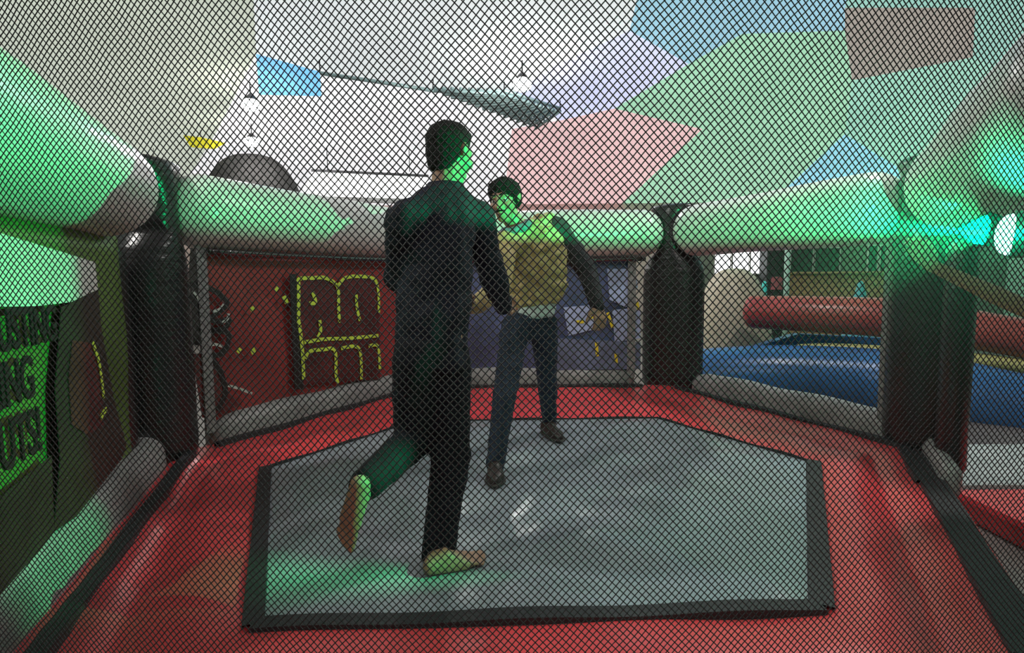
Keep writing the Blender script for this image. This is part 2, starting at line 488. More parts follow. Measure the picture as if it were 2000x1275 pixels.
# back: blue printed banner
b2 = banner('BL', 'BR', 0.30, 2.2, 0.10, 1.30, M['bn_blue'], 0.0, 'blue printed banner at the back')
for px, mt_ in (([(1185, 525), (1240, 525), (1245, 560), (1222, 600), (1190, 585)], 'skyprint'), ([(1100, 600), (1160, 595), (1172, 640), (1110, 655)], 'skyprint'),
                ([(1195, 605), (1250, 600), (1250, 660), (1200, 668)], 'skyprint'), ([(1090, 660), (1250, 668), (1250, 720), (1085, 722)], 'steelprint')):
    print_poly(b2, 'BL', 'BR', px, 'print_patch', M[mt_], 0.018)
for px in ([(1125, 628), (1140, 628)], [(1145, 624), (1158, 618)], [(1186, 610), (1196, 640)], [(1164, 668), (1166, 695)], [(1202, 690), (1203, 708)], [(1243, 590), (1246, 605)]):
    print_line(b2, 'BL', 'BR', px, 0.03, 'print_dash', M['yellow'], 0.024)

# left: banner with lettering
b3 = banner('L', 'FL', 0.52, 2.25, 0.06, 1.30, M['bn_green'], 0.0, 'olive printed banner with black lettering')
print_poly(b3, 'L', 'FL', [(-60, 440), (90, 485), (178, 512), (184, 565), (130, 590), (60, 598), (-60, 600)], 'pale_band', M['bn_white'], 0.014)
print_poly(b3, 'L', 'FL', [(110, 600), (184, 566), (190, 640), (215, 780), (240, 870), (232, 895), (140, 1010), (95, 1040), (108, 900), (98, 760)], 'boxer_figure', M['brown'], 0.015)  # printed boxer silhouette in dark brown
print_poly(b3, 'L', 'FL', [(130, 665), (165, 670), (182, 720), (190, 790), (192, 830), (160, 850), (128, 830), (122, 740)], 'glove_print', M['maroon'], 0.019)
print_poly(b3, 'L', 'FL', [(-60, 1010), (90, 890), (95, 1040), (40, 1110), (-60, 1220)], 'lower_band', M['brown'], 0.016)
print_line(b3, 'L', 'FL', [(168, 670), (180, 705), (187, 750), (190, 778)], 0.022, 'glove_outline', M['lime'], 0.024)
print_line(b3, 'L', 'FL', [(184, 818), (190, 806), (196, 800)], 0.022, 'glove_outline', M['lime'], 0.024)


def lettering(bn, a, b, txt, tl, tr, bl, name):
    """word laid on the banner plane: right end at tr, cap height tl-bl"""
    A, t, n, L = side(a, b)

    def hit(x, y):
        d = ray(x, y); o = Vector((0, 0, EYE)); q = A + n * 0.03
        return o + d * ((q - o).dot(n) / d.dot(n))
    top = hit(*tr); bot = hit(*bl); e = hit(*tl)
    right = (top - e); right.z = 0; right.normalize()
    hgt = top.z - bot.z
    cu = bpy.data.curves.new('lettering', 'FONT'); cu.body = txt; cu.extrude = 0.003; cu.align_x = 'RIGHT'; cu.size = 1.0; cu.space_character = 0.95; cu.offset = 0.018
    o = bpy.data.objects.new('tmp', cu); COL.objects.link(o)
    dg = bpy.context.evaluated_depsgraph_get(); me = bpy.data.meshes.new_from_object(o.evaluated_get(dg))
    bpy.data.objects.remove(o)
    cap = max(v.co.y for v in me.vertices)
    Mx = Matrix((right, Vector((0, 0, 1)), right.cross(Vector((0, 0, 1))))).transposed()
    org = Vector((top.x, top.y, bot.z)) + n * 0.022
    for v in me.vertices:
        q = Vector((v.co.x * hgt / cap * 0.62, v.co.y * hgt / cap, v.co.z)); v.co = org + Mx @ q
    return child(name, me, M['ink'], bn)


lettering(b3, 'L', 'FL', 'JOUSTING', (20, 600), (92, 594), (92, 664), 'lettering')
lettering(b3, 'L', 'FL', 'BOXING', (10, 700), (46, 692), (46, 775), 'lettering')
lettering(b3, 'L', 'FL', 'BOUTS!', (10, 810), (60, 792), (60, 880), 'lettering')

# grey mesh edging beside posts
for a, b, s0, s1 in (('L', 'BL', 0.245, 0.31), ('BL', 'BR', 2.12, 2.2), ('R', 'BR', 0.19, 0.23)):
    A, t, n, L = side(a, b)
    me = box_mesh((0, 0, 0), (1, 1, 1))
    for v in me.vertices:
        v.co = A + t * (s0 + (s1 - s0) * v.co.x) + n * (0.04 + 0.02 * v.co.y) + Vector((0, 0, 0.1 + 1.2 * v.co.z))
    child('edge_webbing', me, M['gauze'], ring, 'grey mesh webbing strip')
# sagging black valance strip under the rail tubes
for a, b in (('L', 'BL'), ('BL', 'BR')):
    A, t, n, L = side(a, b)
    child('valance_tube', tube_mesh([A + t * (0.3 + (L - 0.6) * i / 12) + n * 0.09 + Vector((0, 0, 1.27 - 0.008 * math.sin(math.pi * i / 12))) for i in range(13)], 0.022, 12), M['gloss'], ring, 'glossy black hem tube under the rail')

#@@PART2
# ------------------------------------------------------------------ safety net in front of the ring
net_root = empty('safety_net', (0, 0.9, 0.02)); tag(net_root, 'black knotted safety net bulging towards the viewer across the ring front', 'net')


def net_y(x, z):
    x0 = x - 0.02
    return 0.755 + 0.34 * x0 * x0 / (1 + 0.9 * x0 * x0) + 0.02 * noise.noise(Vector((x * 1.3, 0, z * 1.3)))


def build_net():
    ch, cz = 0.01185, 0.0127
    x0, x1, z0, z1 = -1.13, 1.07, 0.05, 2.35
    ni = int((x1 - x0) / ch); nj = int((z1 - z0) / (cz / 2))
    P = np.zeros((nj, ni, 3))
    for j in range(nj):
        z = z0 + j * cz / 2
        for i in range(0, ni, 1):
            x = x0 + (i + 0.5 * (j % 2)) * ch
            P[j, i] = (x, 0, z)
    xs = P[:, :, 0]; xx = xs - 0.02
    P[:, :, 1] = 0.755 + 0.34 * xx ** 2 / (1 + 0.9 * xx ** 2) + 0.012 * np.sin(xs * 3.1 + P[:, :, 2] * 2.0) * np.sin(P[:, :, 2] * 1.7)
    # the slack net sags a little: rows bow
    P[:, :, 2] += 0.006 * np.sin(xs * 5.0) + 0.0012 * np.sin(xs * 61.0 + P[:, :, 2] * 37.0)
    segs = []
    A, B = [], []
    for j in range(nj - 1):
        if j % 2 == 0:
            A.append(P[j]); B.append(P[j + 1]); A.append(P[j, 1:]); B.append(P[j + 1, :-1])
        else:
            A.append(P[j]); B.append(P[j + 1]); A.append(P[j, :-1]); B.append(P[j + 1, 1:])
    A = np.concatenate(A); B = np.concatenate(B)
    d = B - A; d /= np.linalg.norm(d, axis=1)[:, None]
    u = np.cross(d, np.array([0, 1.0, 0])); u /= np.linalg.norm(u, axis=1)[:, None]; w = np.cross(d, u)
    r = 0.00088
    n = len(A); V_ = np.zeros((n, 6, 3))
    for k, (a, b) in enumerate(((1.0, -0.5), (-1.0, -0.5), (0, 1.0))):
        off = (u * a + w * b) * r
        V_[:, k] = A + off; V_[:, 3 + k] = B + off
    base = (np.arange(n) * 6)[:, None]
    F = np.concatenate([base + np.array(q) for q in ((0, 1, 4, 3), (1, 2, 5, 4), (2, 0, 3, 5))])
    me = bpy.data.meshes.new('net'); nf = len(F)
    me.vertices.add(n * 6); me.vertices.foreach_set('co', V_.reshape(-1))
    me.loops.add(nf * 4); me.loops.foreach_set('vertex_index', F.reshape(-1).astype(np.int32))
    me.polygons.add(nf); me.polygons.foreach_set('loop_start', np.arange(nf, dtype=np.int32) * 4); me.update(calc_edges=True)
    o = child('netting', me, M['net'], net_root, 'black diamond netting', 'stuff')
    for z in (z0, z1):
        pts = [(x0 + (x1 - x0) * i / 40, net_y(x0 + (x1 - x0) * i / 40, z), z) for i in range(41)]
        child('border_rope', tube_mesh(pts, 0.008, 8), M['net'], net_root)
    for x in (x0, x1):
        pts = [(x, net_y(x, 1), z0 + (z1 - z0) * i / 20) for i in range(21)]
        child('net_pole', tube_mesh([(x, net_y(x, 1), GROUND + 0.45 + 0.0), (x, net_y(x, 1), z1 + 0.05)], 0.02, 12), M['strap'], net_root)


build_net()

# ------------------------------------------------------------------ people
def hull(bm, balls):
    """convex hull of spheres/ellipsoids given as (centre, radius or (rx,ry,rz)[, rotation])"""
    t = bmesh.new()
    for b in balls:
        c, r = Vector(b[0]), b[1]; rot = b[2].to_4x4() if len(b) > 2 else Matrix.Identity(4)
        if not isinstance(r, (tuple, list)): r = (r, r, r)
        q = bmesh.ops.create_icosphere(t, subdivisions=2, radius=1)
        bmesh.ops.transform(t, matrix=Matrix.Translation(c) @ rot @ Matrix.Diagonal((*r, 1)), verts=q['verts'])
    pts = [v.co.copy() for v in t.verts]; t.free()
    t = bmesh.new(); vs_ = [t.verts.new(p) for p in pts]
    q = bmesh.ops.convex_hull(t, input=vs_)
    bmesh.ops.delete(t, geom=[v for v in t.verts if not v.link_faces], context='VERTS')
    me = bpy.data.meshes.new('t'); t.to_mesh(me); t.free(); bm.from_mesh(me); bpy.data.meshes.remove(me)


def chain(bm, pts):
    for a, b in zip(pts[:-1], pts[1:]): hull(bm, [a, b])


def organic(bm, voxel, smooth=6, wrinkle=0.0, wscale=0.08):
    me = mesh_of(bm); o = bpy.data.objects.new('tmp', me); COL.objects.link(o)
    r = o.modifiers.new('r', 'REMESH'); r.mode = 'VOXEL'; r.voxel_size = voxel
    s = o.modifiers.new('s', 'SMOOTH'); s.factor = 0.5; s.iterations = smooth
    if wrinkle:
        tx = bpy.data.textures.new('folds', 'CLOUDS'); tx.noise_scale = wscale; tx.noise_depth = 2
        d = o.modifiers.new('d', 'DISPLACE'); d.texture = tx; d.strength = wrinkle; d.mid_level = 0.5; d.texture_coords = 'GLOBAL'
        s = o.modifiers.new('s2', 'SMOOTH'); s.factor = 0.5; s.iterations = 2
    dg = bpy.context.evaluated_depsgraph_get(); out = bpy.data.meshes.new_from_object(o.evaluated_get(dg))
    bpy.data.objects.remove(o)
    out.polygons.foreach_set('use_smooth', [True] * len(out.polygons))
    return out


def frame(fwd, up):
    f = Vector(fwd).normalized(); r = f.cross(Vector(up)).normalized(); u = r.cross(f)
    return Matrix((r, f, u)).transposed()        # local x = person's right, y = forward, z = up


def head_parts(bm, c, R, s=1.0):
    L = lambda x, y, z: c + R @ Vector((x, y, z)) * s
    k = lambda a, b, d: (a * s, b * s, d * s)
    hull(bm, [(L(0, -0.02, 0.035), k(0.074, 0.088, 0.080), R), (L(0, 0.015, 0.01), k(0.066, 0.072, 0.08), R)])
    hull(bm, [(L(0, 0.02, -0.01), k(0.062, 0.065, 0.06), R), (L(0, 0.045, -0.085), k(0.036, 0.036, 0.026), R)])
    hull(bm, [(L(0.03, 0.072, 0.028), 0.018 * s), (L(-0.03, 0.072, 0.028), 0.018 * s)])      # brow
    hull(bm, [(L(0, 0.088, 0.015), 0.010 * s), (L(0, 0.108, -0.028), 0.012 * s), (L(0.014, 0.092, -0.032), 0.009 * s), (L(-0.014, 0.092, -0.032), 0.009 * s)])  # nose
    hull(bm, [(L(0.024, 0.076, -0.058), 0.008 * s), (L(0, 0.088, -0.056), 0.009 * s), (L(-0.024, 0.076, -0.058), 0.008 * s)])   # lips
    hull(bm, [(L(0.020, 0.076, -0.069), 0.008 * s), (L(0, 0.086, -0.070), 0.009 * s), (L(-0.020, 0.076, -0.069), 0.008 * s)])
    for sg in (-1, 1):
        hull(bm, [(L(0.078 * sg, -0.010, 0.012), k(0.009, 0.018, 0.030), R), (L(0.083 * sg, -0.018, 0.02), k(0.006, 0.012, 0.018), R)])
        hull(bm, [(L(0.04 * sg, 0.058, -0.02), 0.026 * s)])


def hair_mesh(c, R, s=1.0, low=-0.03, vol=0.010, wr=0.012):
    """cap of short hair: back and top of the skull"""
    bm = bmesh.new(); L = lambda x, y, z: c + R @ Vector((x, y, z)) * s
    k = lambda a, b, d: (a * s, b * s, d * s)
    hull(bm, [(L(0, -0.022, 0.040), k(0.078 + vol, 0.092 + vol, 0.080 + vol), R), (L(0, 0.01, 0.07), k(0.066 + vol, 0.068 + vol, 0.045 + vol), R)])
    hull(bm, [(L(0, -0.045, 0.0), k(0.072 + vol, 0.055 + vol, 0.05), R), (L(0, -0.055, low), k(0.055, 0.035, 0.03), R)])
    hull(bm, [(L(0, 0.05, 0.088), k(0.055, 0.035, 0.025), R), (L(0, 0.0, 0.09), k(0.06, 0.06, 0.04), R)])
    return organic(bm, 0.007, 3, wr, 0.012)


def hand_parts(bm, wrist, fwd, thumb, curl=0.5, s=1.0):
    """palm, four fingers and a thumb; fwd = from wrist to knuckles, thumb = side of the palm"""
    f = Vector(fwd).normalized(); t = (Vector(thumb) - f * Vector(thumb).dot(f)).normalized(); n = f.cross(t)   # curl towards n
    q = lambda a, b, d=0.0: wrist + (f * a + t * b + n * d) * s
    hull(bm, [(q(0.0, 0.012), 0.020 * s), (q(0.0, -0.014), 0.019 * s), (q(0.08, 0.034), 0.013 * s), (q(0.082, -0.034), 0.012 * s)])
    for b, ln, rr in ((0.034, 0.072, 0.0092), (0.012, 0.080, 0.0095), (-0.011, 0.074, 0.0092), (-0.033, 0.058, 0.0082)):
        p = q(0.082, b); a = 0.25 * curl; pts = [(p, rr * s * 1.08)]
        sp = b * 1.5
        for seg, cc in ((0.45, 0.6), (0.30, 1.0), (0.25, 0.8)):
            a += curl * cc
            p = p + (f * math.cos(a) + n * math.sin(a) + t * sp * (1 - min(curl, 1) * 0.6)).normalized() * ln * seg * s
            pts.append((p, rr * s)); rr *= 0.93
        chain(bm, pts)
    d1 = (f * 0.62 + t * 0.75 + n * 0.25).normalized(); d2 = (f * 0.9 + t * 0.3 + n * (0.3 + 0.3 * curl)).normalized()
    p0 = q(0.018, 0.026); p1 = p0 + d1 * 0.045 * s; p2 = p1 + d2 * 0.034 * s; p3 = p2 + d2 * 0.026 * s
    chain(bm, [(p0, 0.015 * s), (p1, 0.0115 * s), (p2, 0.0105 * s), (p3, 0.0088 * s)])


def bare_foot(bm, heel, toe, ankle, up, side_in, s=1.0):
    """heel and toe on the sole; side_in = direction of the big toe side"""
    f = (toe - heel).normalized(); L = (toe - heel).length; i = Vector(side_in); i = (i - f * i.dot(f)).normalized(); u = Vector(up); u = (u - f * u.dot(f) - i * u.dot(i)).normalized()
    q = lambda a, b, d: heel + f * (a * L) + i * b * s + u * d * s
    hull(bm, [(q(0.10, 0, 0.030), 0.030 * s), (ankle, 0.036 * s), (q(0.35, 0.002, 0.050), 0.028 * s)])
    hull(bm, [(q(0.10, 0, 0.028), 0.028 * s), (q(0.66, 0.020, 0.024), 0.023 * s), (q(0.62, -0.024, 0.020), 0.020 * s), (q(0.35, 0.004, 0.052), 0.024 * s)])
    for b, a0, a1, r in ((0.030, 0.70, 0.955, 0.0135), (0.010, 0.71, 0.955, 0.0098), (-0.006, 0.70, 0.93, 0.0092), (-0.021, 0.68, 0.895, 0.0088), (-0.034, 0.65, 0.85, 0.0085)):
        chain(bm, [(q(a0, b * 0.9, 0.020), r * 1.15 * s), ((q((a0 + a1) / 2, b * 1.05, 0.020)), r * s), (q(a1, b * 1.1, 0.014), r * s)])


def shoe_mesh(heel, toe, ankle, up):
    bm = bmesh.new(); f = (toe - heel).normalized(); L = (toe - heel).length; u = Vector(up); u = (u - f * u.dot(f)).normalized(); i = f.cross(u)
    q = lambda a, b, d: heel + f * (a * L) + i * b + u * d
    hull(bm, [(q(0.12, 0, 0.045), 0.042), (ankle, 0.046), (q(0.42, 0, 0.060), 0.036)])
    hull(bm, [(q(0.12, 0, 0.035), 0.038), (q(0.42, 0, 0.055), 0.036), (q(0.72, 0.016, 0.032), 0.034), (q(0.70, -0.018, 0.030), 0.032)])
    hull(bm, [(q(0.72, 0.014, 0.030), 0.032), (q(0.90, 0.008, 0.026), 0.028), (q(0.70, -0.016, 0.028), 0.030)])
    up_ = organic(bm, 0.007, 4)
    bm = bmesh.new()
    hull(bm, [(q(0.10, 0, 0.010), (0.043, 0.043, 0.011)), (q(0.70, 0.018, 0.010), (0.042, 0.042, 0.011)), (q(0.72, -0.018, 0.010), (0.038, 0.038, 0.011)), (q(0.93, 0.006, 0.012), (0.034, 0.034, 0.011))])
    return up_, mesh_of(bm)


M['skin'] = mat('brown_skin', (0.36, 0.19, 0.125), 0.5, var=0.12, scale=12, bump=0.05, bscale=120)
M['skin2'] = mat('tan_skin', (0.40, 0.22, 0.145), 0.5, var=0.12, scale=12, bump=0.05, bscale=120)
M['hair'] = mat('black_hair', (0.008, 0.0075, 0.007), 0.7, spec=0.15, var=0.4, scale=60, bump=0.8, bscale=90)
M['navy'] = mat('navy_jacket_cloth', (0.013, 0.015, 0.027), 0.75, spec=0.15, var=0.25, scale=10, bump=0.25, bscale=35)
M['navyt'] = mat('dark_navy_trouser_cloth', (0.008, 0.009, 0.015), 0.8, spec=0.15, var=0.25, scale=12, bump=0.2, bscale=50)
M['denim'] = mat('dark_denim', (0.028, 0.038, 0.062), 0.8, spec=0.15, var=0.3, scale=25, bump=0.2, bscale=90)
M['tan'] = mat('tan_puffer_cloth', (0.48, 0.36, 0.15), 0.6, var=0.18, scale=9, bump=0.35, bscale=14)
M['sleeve'] = mat('charcoal_sleeve', (0.035, 0.037, 0.042), 0.7, spec=0.15, var=0.2, scale=12, bump=0.2, bscale=40)
M['scarf'] = mat('slate_blue_scarf', (0.13, 0.16, 0.22), 0.85, var=0.25, scale=20, bump=0.3, bscale=60)
M['shirt'] = mat('pale_shirt', (0.55, 0.62, 0.60), 0.8, var=0.1, scale=10)
M['shoe'] = mat('dark_brown_shoe', (0.022, 0.012, 0.010), 0.45, var=0.3, scale=20)
M['sole'] = mat('dark_rubber_sole', (0.03, 0.025, 0.022), 0.7, var=0.2)
M['white_eye'] = mat('eye_white', (0.7, 0.68, 0.65), 0.3, var=0.03)
M['iris'] = mat('dark_iris', (0.02, 0.012, 0.008), 0.2, var=0.1)
M['teal_shirt'] = mat('teal_shirt', (0.05, 0.16, 0.15), 0.8, var=0.15, scale=12, bump=0.2, bscale=40)


def sphere_mesh(c, r):
    bm = bmesh.new(); q = bmesh.ops.create_icosphere(bm, subdivisions=2, radius=r); bmesh.ops.translate(bm, verts=q['verts'], vec=c); return mesh_of(bm)


def face_details(p, c, R, s=1.0):
    L = lambda x, y, z: c + R @ Vector((x, y, z)) * s
    for sg in (-1, 1):
        e = child('eye', sphere_mesh(L(0.031 * sg, 0.070, 0.004), 0.0135 * s), M['white_eye'], p)
        o = link('iris', sphere_mesh(L(0.031 * sg, 0.0785, 0.004), 0.0065 * s), M['iris'], e)
        bm = bmesh.new(); chain(bm, [(L(0.014 * sg, 0.090, 0.032), 0.005 * s), (L(0.034 * sg, 0.086, 0.038), 0.005 * s), (L(0.052 * sg, 0.070, 0.030), 0.004 * s)])
        child('eyebrow', organic(bm, 0.003, 1), M['hair'], p)
    bm = bmesh.new(); hull(bm, [(L(0.021, 0.079, -0.0635), 0.0035 * s), (L(0, 0.0935, -0.063), 0.0035 * s), (L(-0.021, 0.079, -0.0635), 0.0035 * s)])
    child('mouth_line', mesh_of(bm), M['maroon'], p)
    bm = bmesh.new(); hull(bm, [(L(0.024, 0.082, -0.050), 0.0045 * s), (L(0, 0.096, -0.045), 0.005 * s), (L(-0.024, 0.082, -0.050), 0.0045 * s)])
    child('moustache', mesh_of(bm), M['hair'], p)


def person(name_label, body_bm, skin, foot):
    me = organic(body_bm, 0.0065, 3)
    o = link('person', me, skin); tag(o, name_label, 'person')
    # origin at the foot
    o.location = foot; me.transform(Matrix.Translation(-Vector(foot)))
    return o


# --- man in navy, back to the viewer, one leg kicked up behind
hc = at(879, 303, 2.08); HR = frame((0.52, 0.84, -0.12), (0.06, 0, 1))
neck = at(868, 372, 2.05); chest = at(852, 455, 2.00); belly = at(846, 590, 1.97); pelv = at(842, 672, 1.95)
shL = at(790, 428, 1.90); shR = at(928, 425, 2.10)
elL = at(782, 545, 2.04); wrL = at(880, 600, 2.30); elR = at(962, 538, 2.24); wrR = at(985, 600, 2.50)
hpL = at(815, 705, 1.92); knL = at(806, 862, 1.98); anL = at(712, 946, 1.66)
hpR = at(872, 705, 1.98); knR = at(880, 895, 2.00); anR = at(856, 1078, 1.925)
heelR = atz(828, 1126, 0.014); toeR = atz(953, 1094, 0.014)
bm = bmesh.new()
head_parts(bm, hc, HR)
RT = frame((0.55, 0.83, 0), (0, 0, 1))
chain(bm, [(hc + Vector((-0.01, -0.02, -0.05)), 0.055), (neck, 0.056), (chest + Vector((0, 0, 0.06)), 0.075)])
hull(bm, [(chest, (0.15, 0.095, 0.13), RT), (belly, (0.125, 0.09, 0.10), RT)]); hull(bm, [(belly, (0.12, 0.09, 0.1), RT), (pelv, (0.135, 0.10, 0.09), RT)])
for a, b, c in ((shL, elL, wrL), (shR, elR, wrR)):
    hull(bm, [(chest + Vector((0, 0, 0.05)), 0.08), (a, 0.052)]); chain(bm, [(a, 0.05), (b, 0.038), (c, 0.027)])
hand_parts(bm, wrL, (0.5, 0.8, 0.1), (-0.3, 0.2, 1), 0.8); hand_parts(bm, wrR, (0.1, 0.95, -0.1), (-0.6, 0, 0.8), 0.8)
for a, b, c in ((hpL, knL, anL), (hpR, knR, anR)):
    hull(bm, [(pelv, 0.09), (a, 0.085)]); chain(bm, [(a, 0.082), (b, 0.052), (b.lerp(c, 0.35), 0.052), (c, 0.036)])
bare_foot(bm, heelR, toeR, anR, (0, 0, 1), (-0.5, 0.86, 0))
heelL = at(690, 936, 1.575); toeL = at(664, 1072, 1.60)
bare_foot(bm, heelL, toeL, anL, anL - heelL, (0.5, -0.3, 0.2), 0.95)
FOOTL = Vector((heelR.x, heelR.y, 0))
p1 = person('person in navy jacket and dark trousers, back turned, one bare foot kicked up', bm, M['skin'], heelR)
child('hair', hair_mesh(hc, HR, 1.0, -0.055, 0.004, 0.006), M['hair'], p1)
# jacket
bm = bmesh.new(); g = 0.022
ch2 = chest + Vector((0, 0, 0.01))
hull(bm, [(ch2, (0.165, 0.125, 0.14), RT), (belly, (0.150, 0.118, 0.11), RT), (at(845, 640, 1.96), (0.150, 0.12, 0.05), RT)])
hull(bm, [(ch2 + Vector((0, 0, 0.06)), (0.13, 0.11, 0.07), RT), (neck + Vector((0, 0, 0.0)), (0.080, 0.080, 0.03)), (shL + Vector((0.02, 0, 0.025)), 0.052), (shR + Vector((-0.01, 0, 0.03)), 0.052)])
hull(bm, [(at(845, 660, 1.96), (0.150, 0.125, 0.06), RT), (belly, (0.145, 0.115, 0.1), RT), (at(843, 715, 1.955), (0.145, 0.125, 0.02), RT)])
for a, b, c in ((shL, elL, wrL), (shR, elR, wrR)):
    hull(bm, [(ch2 + Vector((0, 0, 0.04)), 0.105), (a, 0.074)]); chain(bm, [(a, 0.074), (a.lerp(b, 0.5), 0.066), (b, 0.060), (b.lerp(c, 0.55), 0.052), (c, 0.044)])
child('jacket', organic(bm, 0.010, 4, 0.045, 0.11), M['navy'], p1, 'navy jacket')
bm = bmesh.new()
hull(bm, [(neck + Vector((0, 0, -0.01)), (0.084, 0.084, 0.03)), (neck + Vector((0.005, 0.005, 0.022)), (0.074, 0.074, 0.014))])
child('collar', organic(bm, 0.007, 3, 0.006, 0.05), M['navy'], p1)
bm = bmesh.new()
hull(bm, [(pelv, (0.145, 0.118, 0.09), RT), (hpL, 0.098), (hpR, 0.098)])
chain(bm, [(hpL, 0.098), (knL, 0.072), (knL.lerp(anL, 0.5), 0.068), (anL.lerp(knL, 0.04), 0.060)])
chain(bm, [(hpR, 0.100), (knR, 0.078), (knR.lerp(anR, 0.5), 0.073), (anR + Vector((0, 0, -0.015)), 0.066)])
child('trousers', organic(bm, 0.010, 5, 0.022, 0.09), M['navyt'], p1, 'dark navy trousers')

# --- man in tan jacket, leaning back, face towards the viewer
hc = at(986, 394, 2.96); HR = frame((-0.36, -0.93, -0.12), (-0.12, 0, 1))
neck = at(1010, 442, 3.02); chest = at(1041, 486, 3.08); belly = at(1048, 565, 3.12); pelv = at(1036, 615, 3.14)
RT = frame((-0.55, -0.83, 0), (-0.25, 0, 1))
shA = at(985, 478, 2.92); shB = at(1086, 446, 3.18)
elA = at(975, 560, 2.78); wrA = at(925, 600, 2.62); elB = at(1148, 530, 3.22); wrB = at(1168, 598, 3.08)
hpA = at(1006, 640, 3.08); knA = at(986, 772, 2.86); anA = at(967, 912, 2.78)
hpB = at(1062, 636, 3.20); knB = at(1068, 735, 3.36); anB = at(1073, 826, 3.56)
heelA = Vector((at(966, 900, 2.83).x, 2.83, 0.016)); toeA = Vector((at(968, 900, 2.60).x, 2.60, 0.016))
heelB = atz(1062, 845, 0.02); toeB = atz(1106, 868, 0.02); toeB = heelB + (toeB - heelB).normalized() * 0.25
bm = bmesh.new(); head_parts(bm, hc, HR, 1.04)
chain(bm, [(hc + Vector((0.01, 0.02, -0.05)), 0.054), (neck, 0.055), (chest + Vector((-0.02, -0.02, 0.06)), 0.075)])
hull(bm, [(chest, (0.15, 0.10, 0.12), RT), (belly, (0.13, 0.095, 0.1), RT)]); hull(bm, [(belly, (0.125, 0.095, 0.1), RT), (pelv, (0.135, 0.10, 0.08), RT)])
for a, b, c in ((shA, elA, wrA), (shB, elB, wrB)):
    hull(bm, [(chest, 0.08), (a, 0.052)]); chain(bm, [(a, 0.05), (b, 0.038), (c, 0.027)])
hand_parts(bm, wrA, (-0.7, -0.7, 0.1), (0, 0, 1), 0.7); hand_parts(bm, wrB, (0.1, -0.4, -0.9), (-0.8, -0.4, 0.0), 0.5)
for a, b, c in ((hpA, knA, anA), (hpB, knB, anB)):
    hull(bm, [(pelv, 0.085), (a, 0.08)]); chain(bm, [(a, 0.078), (b, 0.050), (b.lerp(c, 0.35), 0.050), (c, 0.036)])
hull(bm, [(anA, 0.034), (heelA + Vector((0, -0.02, 0.035)), 0.03), (toeA + Vector((0, 0.05, 0.03)), 0.02)])
hull(bm, [(anB, 0.034), (heelB.lerp(toeB, 0.1) + Vector((0, 0, 0.035)), 0.03), (heelB.lerp(toeB, 0.8) + Vector((0, 0, 0.03)), 0.02)])
p2 = person('person in tan jacket and jeans leaning away, face turned to the viewer', bm, M['skin2'], heelA)
child('hair', hair_mesh(hc, HR, 1.04, -0.01, 0.012, 0.022), M['hair'], p2)
face_details(p2, hc, HR, 1.04)
bm = bmesh.new(); ch2 = chest
hull(bm, [(ch2, (0.205, 0.15, 0.135), RT), (belly, (0.195, 0.15, 0.10), RT), (at(1044, 592, 3.13), (0.180, 0.14, 0.04), RT)])
hull(bm, [(ch2 + Vector((0, 0, 0.05)), (0.14, 0.12, 0.08), RT), (neck + Vector((0.01, 0.01, -0.02)), (0.075, 0.075, 0.03)), (shB + Vector((-0.06, 0, 0.02)), 0.075), (shA, 0.06)])
child('jacket', organic(bm, 0.010, 3, 0.060, 0.055), M['tan'], p2, 'quilted tan jacket body')
for a, b, c in ((shA, elA, wrA), (shB, elB, wrB)):
    bm = bmesh.new(); hull(bm, [(a.lerp(ch2, 0.2), 0.085), (a, 0.078)]); chain(bm, [(a, 0.076), (b, 0.062), (b.lerp(c, 0.5), 0.054), (c, 0.044)])
    child('sleeve', organic(bm, 0.010, 4, 0.025, 0.07), M['tan'] if a is shA else M['sleeve'], p2, 'tan sleeve' if a is shA else 'charcoal sleeve')
bm = bmesh.new()
ctr = neck + Vector((-0.01, -0.01, -0.015))
for k in range(12):
    a = 2 * math.pi * k / 12; b = 2 * math.pi * (k + 1) / 12
    pt = lambda an: ctr + RT @ Vector((0.078 * math.cos(an), 0.080 * math.sin(an), -0.030 * math.sin(an)))
    hull(bm, [(pt(a), 0.027), (pt(b), 0.027)])
hull(bm, [(ctr + RT @ Vector((0.02, 0.085, -0.02)), 0.03), (chest + RT @ Vector((0.03, 0.135, 0.03)), (0.035, 0.025, 0.035)), ])
child('scarf', organic(bm, 0.008, 3, 0.012, 0.03), M['scarf'], p2, 'slate blue scarf')
bm = bmesh.new(); hull(bm, [(at(1040, 602, 3.13), (0.152, 0.122, 0.03), RT), (at(1038, 622, 3.13), (0.150, 0.12, 0.02), RT)])
child('shirt_hem', organic(bm, 0.008, 3, 0.014, 0.05), M['shirt'], p2, 'pale shirt hem below the jacket')
bm = bmesh.new()
hull(bm, [(pelv, (0.140, 0.112, 0.07), RT), (hpA, 0.088), (hpB, 0.088)])
chain(bm, [(hpA, 0.090), (knA, 0.068), (knA.lerp(anA, 0.5), 0.060), (anA + Vector((0, 0, 0.01)), 0.052)])
chain(bm, [(hpB, 0.090), (knB, 0.068), (knB.lerp(anB, 0.5), 0.060), (anB + Vector((0, 0, 0.015)), 0.052)])
child('jeans', organic(bm, 0.009, 4, 0.018, 0.06), M['denim'], p2, 'dark blue jeans')
for h_, t_, a_ in ((heelA, toeA, anA), (heelB, toeB, anB)):
    u_, s_ = shoe_mesh(h_, t_, a_ + Vector((0, 0, -0.01)), (0, 0, 1))
    sh = child('shoe', u_, M['shoe'], p2, 'dark shoe'); link('sole', s_, M['sole'], sh)

